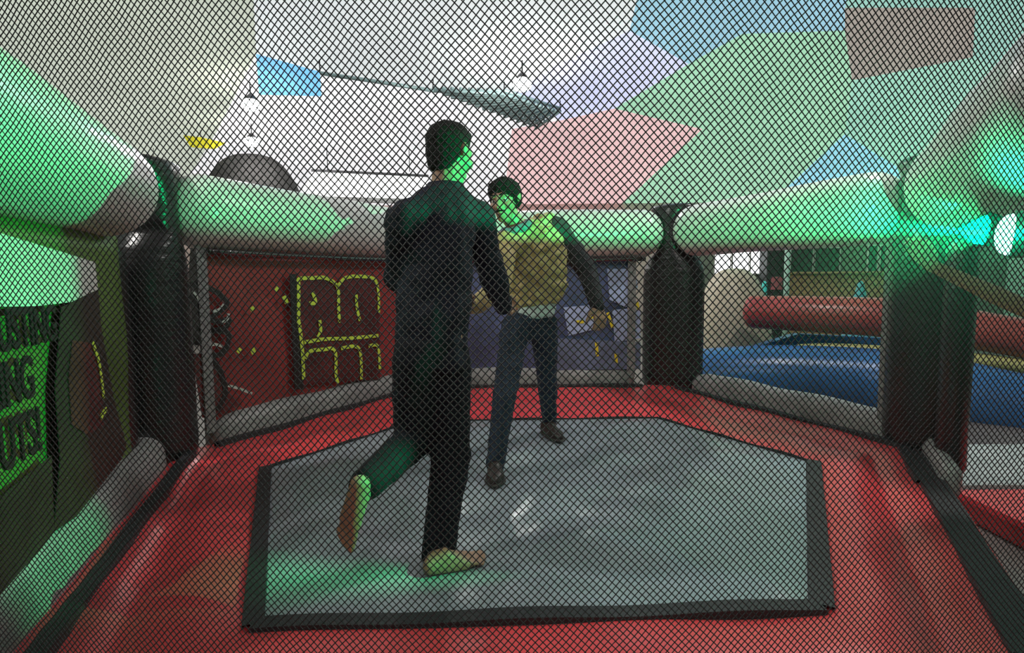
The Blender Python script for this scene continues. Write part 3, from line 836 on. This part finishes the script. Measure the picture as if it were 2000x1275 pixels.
# --- helper outside the ring on the right, hand laid on the post
X, Y = 2.46, 2.02
wr = at(1822, 520, 2.30); el = at(2010, 606, 2.16); sh = Vector((2.36, 2.06, 0.88))
hc = Vector((X + 0.02, Y - 0.03, 1.10)); HR = frame((-0.7, 0.7, 0), (0, 0, 1))
RT = frame((-0.8, 0.6, 0), (0, 0, 1))
bm = bmesh.new(); head_parts(bm, hc, HR, 0.97)
chest = Vector((X, Y, 0.74)); pelv = Vector((X + 0.02, Y, 0.36))
chain(bm, [(hc + Vector((0.01, -0.01, -0.05)), 0.052), (Vector((X, Y, 0.95)), 0.054), (chest + Vector((0, 0, 0.08)), 0.08)])
hull(bm, [(chest, (0.15, 0.10, 0.14), RT), (pelv, (0.14, 0.10, 0.10), RT)])
sh2 = chest + RT @ Vector((0.19, 0, 0.12)); el2 = sh2 + Vector((0.05, -0.06, -0.27)); wr2 = el2 + Vector((-0.05, 0.08, -0.22))
hull(bm, [(chest + Vector((0, 0, 0.08)), 0.08), (sh, 0.05)]); chain(bm, [(sh, 0.048), (el, 0.037), (el.lerp(wr, 0.3), 0.039), (wr, 0.026)])
hull(bm, [(chest + Vector((0, 0, 0.08)), 0.08), (sh2, 0.05)]); chain(bm, [(sh2, 0.048), (el2, 0.037), (wr2, 0.026)])
hf = at(1772, 462, 2.32) - wr
hand_parts(bm, wr, hf, RGT * 0.75 + UPV * 0.9, 0.16, 0.95); hand_parts(bm, wr2, (0, 0.2, -1), (-1, 0.3, 0), 0.4)
G = Vector((0, 0, GROUND))
for sg in (-1, 1):
    hp = pelv + RT @ Vector((0.085 * sg, 0, -0.05)); kn = Vector((hp.x, hp.y, -0.02 + 0.0)) + RT @ Vector((0.01 * sg, 0.02, 0)); an = Vector((kn.x, kn.y, GROUND + 0.09)) - RT @ Vector((0, 0.02, 0))
    hull(bm, [(pelv, 0.09), (hp, 0.082)]); chain(bm, [(hp, 0.08), (kn, 0.052), (an, 0.036)])
    hull(bm, [(an, 0.036), (Vector((an.x, an.y, GROUND + 0.035)) - RT @ Vector((0, 0.03, 0)), 0.03), (Vector((an.x, an.y, GROUND + 0.025)) + RT @ Vector((0, 0.15, 0)), 0.022)])
p3 = person('person at the right edge reaching a bare forearm and hand to the post', bm, M['skin'], Vector((X, Y, GROUND)))
child('hair', hair_mesh(hc, HR, 0.97, -0.04, 0.006, 0.008), M['hair'], p3)
bm = bmesh.new()
hull(bm, [(chest, (0.168, 0.118, 0.145), RT), (pelv + Vector((0, 0, 0.02)), (0.158, 0.118, 0.06), RT)])
hull(bm, [(chest + Vector((0, 0, 0.06)), 0.11), (sh, 0.066)]); chain(bm, [(sh, 0.066), (sh.lerp(el, 0.6), 0.062)])
hull(bm, [(chest + Vector((0, 0, 0.06)), 0.11), (sh2, 0.066)]); chain(bm, [(sh2, 0.066), (sh2.lerp(el2, 0.7), 0.06)])
child('shirt', organic(bm, 0.010, 4, 0.02, 0.08), M['teal_shirt'], p3, 'teal short-sleeved shirt')
bm = bmesh.new()
for sg in (-1, 1):
    hp = pelv + RT @ Vector((0.085 * sg, 0, -0.05)); kn = Vector((hp.x, hp.y, -0.02)) + RT @ Vector((0.01 * sg, 0.02, 0)); an = Vector((kn.x, kn.y, GROUND + 0.09)) - RT @ Vector((0, 0.02, 0))
    hull(bm, [(pelv, (0.15, 0.112, 0.07), RT), (hp, 0.09)]); chain(bm, [(hp, 0.092), (kn, 0.07), (an, 0.055)])
child('trousers', organic(bm, 0.010, 4, 0.02, 0.08), M['navyt'], p3)
# ------------------------------------------------------------------ lamps
def lamp(name, kind, loc, power, col, parent, radius=0.1, aim=None, cone=None, blend=0.2):
    d = bpy.data.lights.new(name, kind); d.energy = power; d.color = col; d.shadow_soft_size = radius
    if kind == 'SPOT': d.spot_size = math.radians(cone); d.spot_blend = blend
    o = bpy.data.objects.new(name, d); COL.objects.link(o)
    Mw = Matrix.Translation(Vector(loc))
    if aim is not None:
        Mw = Mw @ (Vector(aim) - Vector(loc)).to_track_quat('-Z', 'Y').to_matrix().to_4x4()
    if parent is not None:
        o.parent = parent; o.matrix_parent_inverse = parent_world(parent).inverted()
    o.matrix_basis = Mw
    return o


M['metal'] = mat('dark_painted_metal', (0.05, 0.05, 0.055), 0.45, var=0.2, metal=0.6)
M['leaf_black'] = mat('matt_black_lacquer', (0.003, 0.003, 0.003), 0.9, spec=0.02, var=0.2)
M['lamp_glass'] = mat('lit_lamp_glass', (0.9, 0.9, 0.9), 0.3, var=0.02, emit=(1, 0.98, 0.95), estr=40)
M['green_glass'] = mat('lit_green_lens', (0.1, 0.9, 0.6), 0.3, var=0.02, emit=(0.22, 1.0, 0.72), estr=5)


def floodlight(p, power, label, size=0.16):
    r = empty('floodlight', p); tag(r, label, 'lamp', 'round floodlights hung below the fabric ceiling')
    bm = bmesh.new(); q = bmesh.ops.create_uvsphere(bm, u_segments=20, v_segments=12, radius=size); bmesh.ops.transform(bm, matrix=Matrix.Translation(p) @ Matrix.Diagonal((1, 1, 0.7, 1)), verts=q['verts'])
    b = child('bulb', mesh_of(bm), M['lamp_glass'], r)
    child('cap', tube_mesh([p + Vector((0, 0, size * 0.55)), p + Vector((0, 0, size * 0.9)), p + Vector((0, 0, size * 1.3))], [size * 0.7, size * 0.5, size * 0.12], 18), M['metal'], r)
    child('cord', tube_mesh([p + Vector((0, 0, size)), Vector((p.x, p.y, CEIL - 0.005))], 0.012, 8), M['metal'], r)
    lamp('floodlight_glow', 'POINT', p + Vector((0, 0, -size * 0.85)), power, (1, 0.97, 0.93), r, 0.12)
    return r


floodlight(atz(1020, 165, CEIL - 0.40), 100, 'bright floodlight above the fighters beside the louvred tray')
floodlight(atz(490, 205, CEIL - 0.42), 80, 'upper of two floodlights over the left rail')
floodlight(atz(492, 277, CEIL - 0.42), 60, 'lower of two floodlights over the left rail')
for x, y, lab in ((-3.5, 2.0, 'added unseen floodlight high over the left wall of the ring'), (3.0, 4.0, 'added unseen floodlight high over the open right side'), (0.0, -2.5, 'added unseen floodlight high behind the safety net')):
    floodlight(Vector((x, y, CEIL - 0.45)), 150, lab)  # lamps added out of view to brighten the ring

# green stage lamp slung under the right rail tube
GL = at(1972, 458, 1.50); AIM = Vector((-1.6, 3.9, 1.45)); gd = (AIM - GL).normalized()
gr = empty('green_stage_lamp', GL); tag(gr, 'glaring green stage lamp slung under the right rail tube', 'lamp')
rows = [GL - gd * 0.16, GL - gd * 0.15, GL - gd * 0.06, GL - gd * 0.005]
child('housing', tube_mesh(rows, [0.03, 0.055, 0.062, 0.066], 24), M['metal'], gr)
bm = bmesh.new(); q = bmesh.ops.create_uvsphere(bm, u_segments=24, v_segments=12, radius=0.058)
bmesh.ops.transform(bm, matrix=Matrix.Translation(GL) @ gd.to_track_quat('Z', 'Y').to_matrix().to_4x4() @ Matrix.Diagonal((1, 1, 0.55, 1)), verts=q['verts'])
child('lens', mesh_of(bm), M['green_glass'], gr, 'glowing green-white lens')
child('bracket', tube_mesh([GL - gd * 0.08 + Vector((0, 0, 0.05)), GL - gd * 0.08 + Vector((0.08, -0.03, 0.15))], 0.012, 8), M['metal'], gr)
LP = GL + gd * 0.045
# barn doors added to hold the main beam between rails' lower half and ceiling
K = 0.075


def leaf(name, a0, a1, prof, label):
    rows = []
    for i in range(25):
        a_ = math.radians(a0 + (a1 - a0) * i / 24); e_ = Vector((math.cos(a_), math.sin(a_), 0))
        rows.append([LP + e_ * r_ + Vector((0, 0, z_)) for r_, z_ in prof])
    return child(name, grid_mesh(rows, closed_v=True), M['leaf_black'], gr, label)


zl, zt = K * math.tan(math.radians(3.6)), K * math.tan(math.radians(15))
leaf('added_bottom_leaf', 30, 170, [(0.001, -0.030), (0.035, -0.026), (K, zl), (K + 0.002, zl - 0.003), (0.035, -0.030), (0.001, -0.034)], 'added black leaf cutting the beam below the lens')
leaf('added_side_leaf', -30, 57, [(K * 0.9, -0.03), (K * 0.9, 0.05), (K * 0.9 + 0.003, 0.05), (K * 0.9 + 0.003, -0.03)], 'added black leaf cutting the beam beside the lens')
leaf('added_top_leaf', -30, 174, [(K, zt), (K + 0.003, zt + 0.003), (0.002, 0.064), (0.002, 0.060)], 'added black leaf cutting the beam above the lens')
lamp('green_beam', 'SPOT', LP, 300, (0.0, 1.0, 0.30), gr, 0.0015, LP + Vector((-0.47, 0.88, 0.22)), 144, 0.12)
lamp('added_green_spill', 'POINT', LP + Vector((-0.07, -0.07, 0.0)), 5, (0.0, 1.0, 0.38), gr, 0.03)  # extra point light added outside the leaves for a weak green glow

# haze ball added round the lamp to make its green glare
hz = bpy.data.materials.new('glare_haze'); hz.use_nodes = True; nt = hz.node_tree; nt.nodes.clear()
out = nt.nodes.new('ShaderNodeOutputMaterial'); vsn = nt.nodes.new('ShaderNodeVolumeScatter'); vsn.inputs['Anisotropy'].default_value = 0.3
tc = nt.nodes.new('ShaderNodeTexCoord'); ln = nt.nodes.new('ShaderNodeVectorMath'); ln.operation = 'LENGTH'
mr = nt.nodes.new('ShaderNodeMapRange'); mr.inputs['From Min'].default_value = 0.0; mr.inputs['From Max'].default_value = 0.75; mr.inputs['To Min'].default_value = 0.12; mr.inputs['To Max'].default_value = 0.0
mr.interpolation_type = 'SMOOTHSTEP'
nt.links.new(tc.outputs['Object'], ln.inputs[0]); nt.links.new(ln.outputs['Value'], mr.inputs['Value']); nt.links.new(mr.outputs['Result'], vsn.inputs['Density']); nt.links.new(vsn.outputs[0], out.inputs['Volume'])
bm = bmesh.new(); bmesh.ops.create_icosphere(bm, subdivisions=3, radius=0.75)
o = link('glare_haze', mesh_of(bm), hz); o.location = GL; tag(o, 'added haze ball standing in for the green glare round the stage lamp', 'haze', None, 'stuff')

# ------------------------------------------------------------------ hung things
M['lightbox'] = mat('lit_white_panel', (0.9, 0.9, 0.9), 0.5, var=0.02, emit=(1, 1, 1), estr=1.3)
M['teal_metal'] = mat('teal_grey_metal', (0.25, 0.36, 0.36), 0.4, var=0.2, metal=0.2)


def quad_slab(name, px, Y, thick, mt, parent, label=None):
    P = [at(x, y, Y) for x, y in px]; n = Vector((0, -1, 0))
    return child(name, slab_mesh(P, thick, n), mt, parent, label)


lb = empty('light_box', at(710, 384, 15.0)); tag(lb, 'long glowing white light box hung above the red banner side', 'light box')
quad_slab('panel', [(610, 335), (835, 346), (833, 388), (584, 381)], 15.0, 0.08, M['lightbox'], lb)
quad_slab('top_rail', [(608, 330), (836, 341), (836, 346), (608, 335)], 14.98, 0.12, M['metal'], lb)
quad_slab('bottom_rail', [(582, 382), (835, 389), (835, 398), (581, 391)], 14.98, 0.12, M['skirt'], lb)
for px in (640, 800):
    p = at(px, 335, 15.0); child('hanger', tube_mesh([p, Vector((p.x, p.y, CEIL - 0.004))], 0.012, 6), M['metal'], lb)

tr = empty('louvred_tray', atz(970, 215, CEIL - 0.25)); tag(tr, 'long grey-teal louvred tray hung under the fabric ceiling', 'ceiling tray')
tz = CEIL - 0.22
a, b, c, d = atz(846, 177, tz), atz(985, 183, tz), atz(1094, 217, tz), atz(1046, 251, tz)
for i in range(15):
    t = i / 14
    p, q = a.lerp(d, t), b.lerp(c, t)
    child('slat', tube_mesh([p, q], 0.035, 6), M['teal_metal'], tr)
for i in range(9):
    t = i / 8
    p, q = a.lerp(b, t), d.lerp(c, t)
    child('louvre', tube_mesh([p + Vector((0, 0, 0.06)), q + Vector((0, 0, 0.06))], 0.03, 6), M['teal_metal'], tr)
child('rail', tube_mesh([atz(625, 143, tz), atz(740, 160, tz), a], 0.035, 8), M['teal_metal'], tr)
for p in (a, b, c, d, atz(625, 143, tz)):
    child('hanger', tube_mesh([p, Vector((p.x, p.y, CEIL - 0.004))], 0.012, 6), M['metal'], tr)

M['yellow_cloth'] = mat('yellow_cloth', (0.75, 0.66, 0.03), 0.7, var=0.12)
for px, Y, lab in (([(358, 264), (392, 268), (440, 279), (418, 291), (372, 287)], 13.2, 'yellow cloth pennant hung over the dark inflatable'),
                   ([(258, 316), (300, 304), (303, 310), (275, 321)], 14.8, 'small yellow cloth pennant just over the left post')):
    pr = empty('pennant', at(px[0][0], px[0][1], Y)); tag(pr, lab, 'pennant')
    quad_slab('cloth', px, Y, 0.02, M['yellow_cloth'], pr)
    p = at(px[1][0], px[1][1], Y); child('cord', tube_mesh([p, Vector((p.x, p.y + 0.01, CEIL - 0.004))], 0.008, 6), M['metal'], pr)


def dome(name, c, rx, ry, z0, z1, mt, label, cat, e=0.7):
    rows = []
    for i in range(25):
        v = i / 24; zz = math.sin(v * math.pi / 2); rr = math.cos(v * math.pi / 2) ** e
        rows.append([Vector((c[0] + rx * max(rr, 0.01) * math.cos(2 * math.pi * k / 40) * (1 + 0.02 * math.cos(k * 1.6 * math.pi)),
                             c[1] + ry * max(rr, 0.01) * math.sin(2 * math.pi * k / 40), z0 + (z1 - z0) * zz)) for k in range(40)])
    o = link(name, grid_mesh([[p - Vector((c[0], c[1], z0)) for p in r] for r in rows], closed_v=True, caps=True), mt)
    o.location = (c[0], c[1], z0); tag(o, label, cat); return o


M['dark_infl'] = mat('dark_grey_vinyl', (0.05, 0.048, 0.048), 0.85, spec=0.1, var=0.2, scale=3, bump=0.2)
M['beige_infl'] = mat('beige_vinyl', (0.50, 0.44, 0.32), 0.4, var=0.12, scale=3, bump=0.2)
dome('inflatable_mound', (at(488, 300, 14.0).x, 14.0), 1.75, 1.2, GROUND, at(488, 302, 14.0).z, M['dark_infl'], 'tall dark grey inflatable mound behind the left rail', 'inflatable')
dome('inflatable_bollard', (at(1432, 600, 8.2).x, 8.2), 0.62, 0.5, GROUND, at(1432, 524, 8.2).z, M['beige_infl'], 'rounded beige inflatable beside the red log', 'inflatable')

# inflatable course right of the ring
M['log_red'] = mat('dull_red_vinyl', (0.36, 0.050, 0.050), 0.32, var=0.12, scale=3, bump=0.12)
M['blue'] = mat('blue_vinyl', (0.030, 0.14, 0.36), 0.30, var=0.2, scale=3, bump=0.15)
M['yellow_v'] = mat('pale_yellow_vinyl', (0.55, 0.55, 0.20), 0.4, var=0.12)
ic = empty('inflatable_course', (4.0, 6.2, GROUND)); tag(ic, 'inflatable course with red log over a blue base right of the ring', 'inflatable')


def arc_tube(pxs, rads, n=24):
    P = [at(*p) for p in pxs]; S, Rr = [], []
    for i in range(len(P) - 1):
        p0, p1, p2, p3 = P[max(i - 1, 0)], P[i], P[i + 1], P[min(i + 2, len(P) - 1)]
        for k in range(8):
            u = k / 8
            S.append(0.5 * ((2 * p1) + (-p0 + p2) * u + (2 * p0 - 5 * p1 + 4 * p2 - p3) * u * u + (-p0 + 3 * p1 - 3 * p2 + p3) * u ** 3)); Rr.append(rads[i] + (rads[i + 1] - rads[i]) * u)
    S.append(P[-1]); Rr.append(rads[-1])
    t = (S[0] - S[1]).normalized()
    pre = [S[0] + t * Rr[0] * 0.5 * math.sin(a) for a in (1.5, 1.2, 0.8, 0.4)]; S = pre + S; Rr = [Rr[0] * math.cos(a) for a in (1.5, 1.2, 0.8, 0.4)] + Rr
    t = (S[-1] - S[-2]).normalized(); r1 = Rr[-1]; e1 = S[-1].copy()
    for a in (0.4, 0.8, 1.2, 1.5): S.append(e1 + t * r1 * 0.5 * math.sin(a)); Rr.append(r1 * math.cos(a))
    return tube_mesh(S, Rr, 28)


child('red_log', arc_tube([(1468, 609, 7.2), (1600, 614, 6.8), (1770, 624, 6.4), (1965, 655, 5.9), (2150, 690, 5.5)], [0.22, 0.235, 0.245, 0.22, 0.22]), M['log_red'], ic, 'dull red inflated log')
child('blue_base', arc_tube([(1330, 735, 6.9), (1480, 730, 6.6), (1640, 738, 6.3), (1800, 755, 5.9), (1965, 790, 5.5), (2150, 830, 5.1)], [0.34, 0.36, 0.38, 0.38, 0.36, 0.36]), M['blue'], ic, 'blue inflated base')
child('yellow_piping', arc_tube([(1560, 678, 6.75), (1640, 680, 6.6), (1770, 692, 6.3), (1965, 710, 5.85), (2100, 735, 5.5)], [0.04, 0.06, 0.09, 0.08, 0.08]), M['yellow_v'], ic, 'pale yellow piping')
bl = child('blue_apron', slab_mesh([at(1400, 700, 7.3), at(1560, 652, 7.3), at(1760, 662, 7.1), at(1800, 760, 7.1), at(1400, 790, 7.3)], 0.15, (0, -1, 0)), M['blue'], ic)
M['dark_mat'] = mat('dark_foam_mat', (0.05, 0.055, 0.06), 0.6, var=0.2)
M['pale_mat'] = mat('pale_grey_foam_mat', (0.42, 0.46, 0.45), 0.6, var=0.15)
o = link('landing_mat', box_mesh((-0.9, -0.45, 0), (0.9, 0.45, 0.10), 0.03), M['pale_mat']); o.location = (3.75, 3.95, GROUND); tag(o, 'pale grey landing mat on the floor beyond the right post', 'mat')
o = link('step_pad', box_mesh((-0.7, -0.75, 0), (0.7, 0.75, 0.16), 0.04), M['red']); o.location = (3.52, 2.55, GROUND); tag(o, 'red foam step pad on the floor right of the ring', 'step pad')

# partition with windows far right, and what stands before it
M['wood'] = mat('orange_wood', (0.42, 0.24, 0.12), 0.5, var=0.25, scale=2, stretch=(0.3, 1, 6), bump=0.05)
M['pane'] = mat('bright_window_pane', (0.9, 0.9, 0.92), 0.2, var=0.02, emit=(0.95, 0.95, 1.0), estr=1.6)
M['darkpane'] = mat('dark_glass_pane', (0.05, 0.06, 0.055), 0.15, var=0.2)
M['mint'] = mat('mint_painted_post', (0.45, 0.68, 0.55), 0.45, var=0.1)
PY = 13.0
struct('wall_partition', box_mesh((at(1330, 550, PY).x, PY + 0.05, GROUND), (12.2, PY + 0.2, 2.5)), mat('grey_green_partition', srgb(120, 128, 112), 0.7, var=0.12), 'grey green partition wall at the far right')


def pane_rect(name, x0, y0, x1, y1, mt, parent, Y=PY, th=0.05):
    A, B = at(x0, y1, Y), at(x1, y0, Y)
    return child(name, box_mesh((A.x, Y - th, A.z), (B.x, Y, B.z), 0.0), mt, parent)


def window_n(name, x0, y0, x1, y1, mt, label):
    A = at((x0 + x1) / 2, y1, PY); w = empty(name, (A.x, PY, A.z)); tag(w, label, None, None, 'structure')
    pane_rect('pane', x0, y0, x1, y1, mt, w, PY + 0.04, 0.02)
    for a in ((x0 - 2, y0, x0, y1), (x1, y0, x1 + 2, y1), (x0 - 2, y0 - 2, x1 + 2, y0), (x0 - 2, y1, x1 + 2, y1 + 2)):
        pane_rect('window_frame', *a, M['bn_white'], w, PY + 0.045, 0.05)
    return w


window_n('window_1', 1396, 480, 1426, 546, M['pane'], 'bright window left of the far partition')
window_n('window_2', 1431, 480, 1462, 534, M['pane'], 'bright middle window of the far partition')
window_n('window_3', 1466, 480, 1487, 534, M['pane'], 'bright narrow window of the far partition')
window_n('window_4', 1544, 485, 1586, 535, M['darkpane'], 'dark window right of the mint post')
window_n('window_5', 1591, 485, 1638, 538, M['darkpane'], 'dark middle window above the wooden counter')
window_n('window_6', 1694, 480, 1712, 546, M['darkpane'], 'dark narrow window above the counter end')
window_n('window_7', 1717, 480, 1736, 548, M['darkpane'], 'dark last window by the right post')
ct = empty('wooden_counter', (at(1650, 580, 12.4).x, 12.4, GROUND)); tag(ct, 'long orange wooden counter under the far dark windows', 'counter')
A, B = at(1540, 537, 12.4), at(1790, 549, 12.4)
for i in range(10):
    x0 = A.x + (B.x - A.x) * i / 10; x1 = A.x + (B.x - A.x) * (i + 1) / 10
    child('plank', box_mesh((x0 + 0.006, 12.36, GROUND), (x1 - 0.006, 12.42, 1.18), 0.006), M['wood'], ct)
child('counter_top', box_mesh((A.x - 0.05, 12.25, 1.18), (B.x + 0.05, 12.75, 1.23), 0.01), M['wood'], ct)
p = at(1536, 560, 11.0); o = link('post', tube_mesh([(0, 0, 0), (0, 0, 3.0)], 0.055, 14), M['mint']); o.location = (p.x, 11.0, GROUND); tag(o, 'mint green post left of the wooden counter', 'post')
M['teal_v'] = mat('teal_vinyl', (0.06, 0.30, 0.34), 0.35, var=0.15)
p = at(1681, 560, 9.0)
o = link('inflatable_cone', tube_mesh([(0, 0, 0), (0, 0, 0.04), (0, 0, 0.05), (0, 0, 1.42), (0, 0, 1.47)], [0.42, 0.42, 0.36, 0.05, 0.02], 24), M['teal_v']); o.location = (p.x, 9.0, GROUND); tag(o, 'tall teal cone rising behind the red log', 'cone')
M['cyan_v'] = mat('cyan_vinyl', (0.08, 0.70, 0.62), 0.35, var=0.1)
p = at(1493, 560, 9.6); o = link('cyan_stand_in', tube_mesh([(0, 0, 0), (0, 0, 1.40), (0, 0, 1.46), (0, 0, 1.48)], [0.045, 0.045, 0.035, 0.012], 14), M['cyan_v']); o.location = (p.x, 9.6, GROUND); tag(o, 'slim cyan pole standing in for a small figure between beige inflatable and mint post', 'cyan_stand_in')  # cyan pole put in place of a small cyan figure
M['cab'] = mat('dark_figures_box', (0.03, 0.032, 0.03), 0.5, var=0.2)
cb = empty('figures_box', (at(1513, 560, 12.2).x, 12.2, GROUND)); tag(cb, 'dark box with a red panel standing in for seated figures beside the mint post', 'figures_box')  # dark box put in place of seated figures
A, B = at(1497, 560, 12.2), at(1531, 560, 12.2)
child('body', box_mesh((A.x, 12.2, GROUND), (B.x, 12.6, 1.75), 0.02), M['cab'], cb)
child('red_panel', box_mesh((A.x + 0.1, 12.17, 0.82), (B.x - 0.05, 12.21, 1.12), 0.01), mat('rose_panel', (0.45, 0.12, 0.14), 0.5), cb)
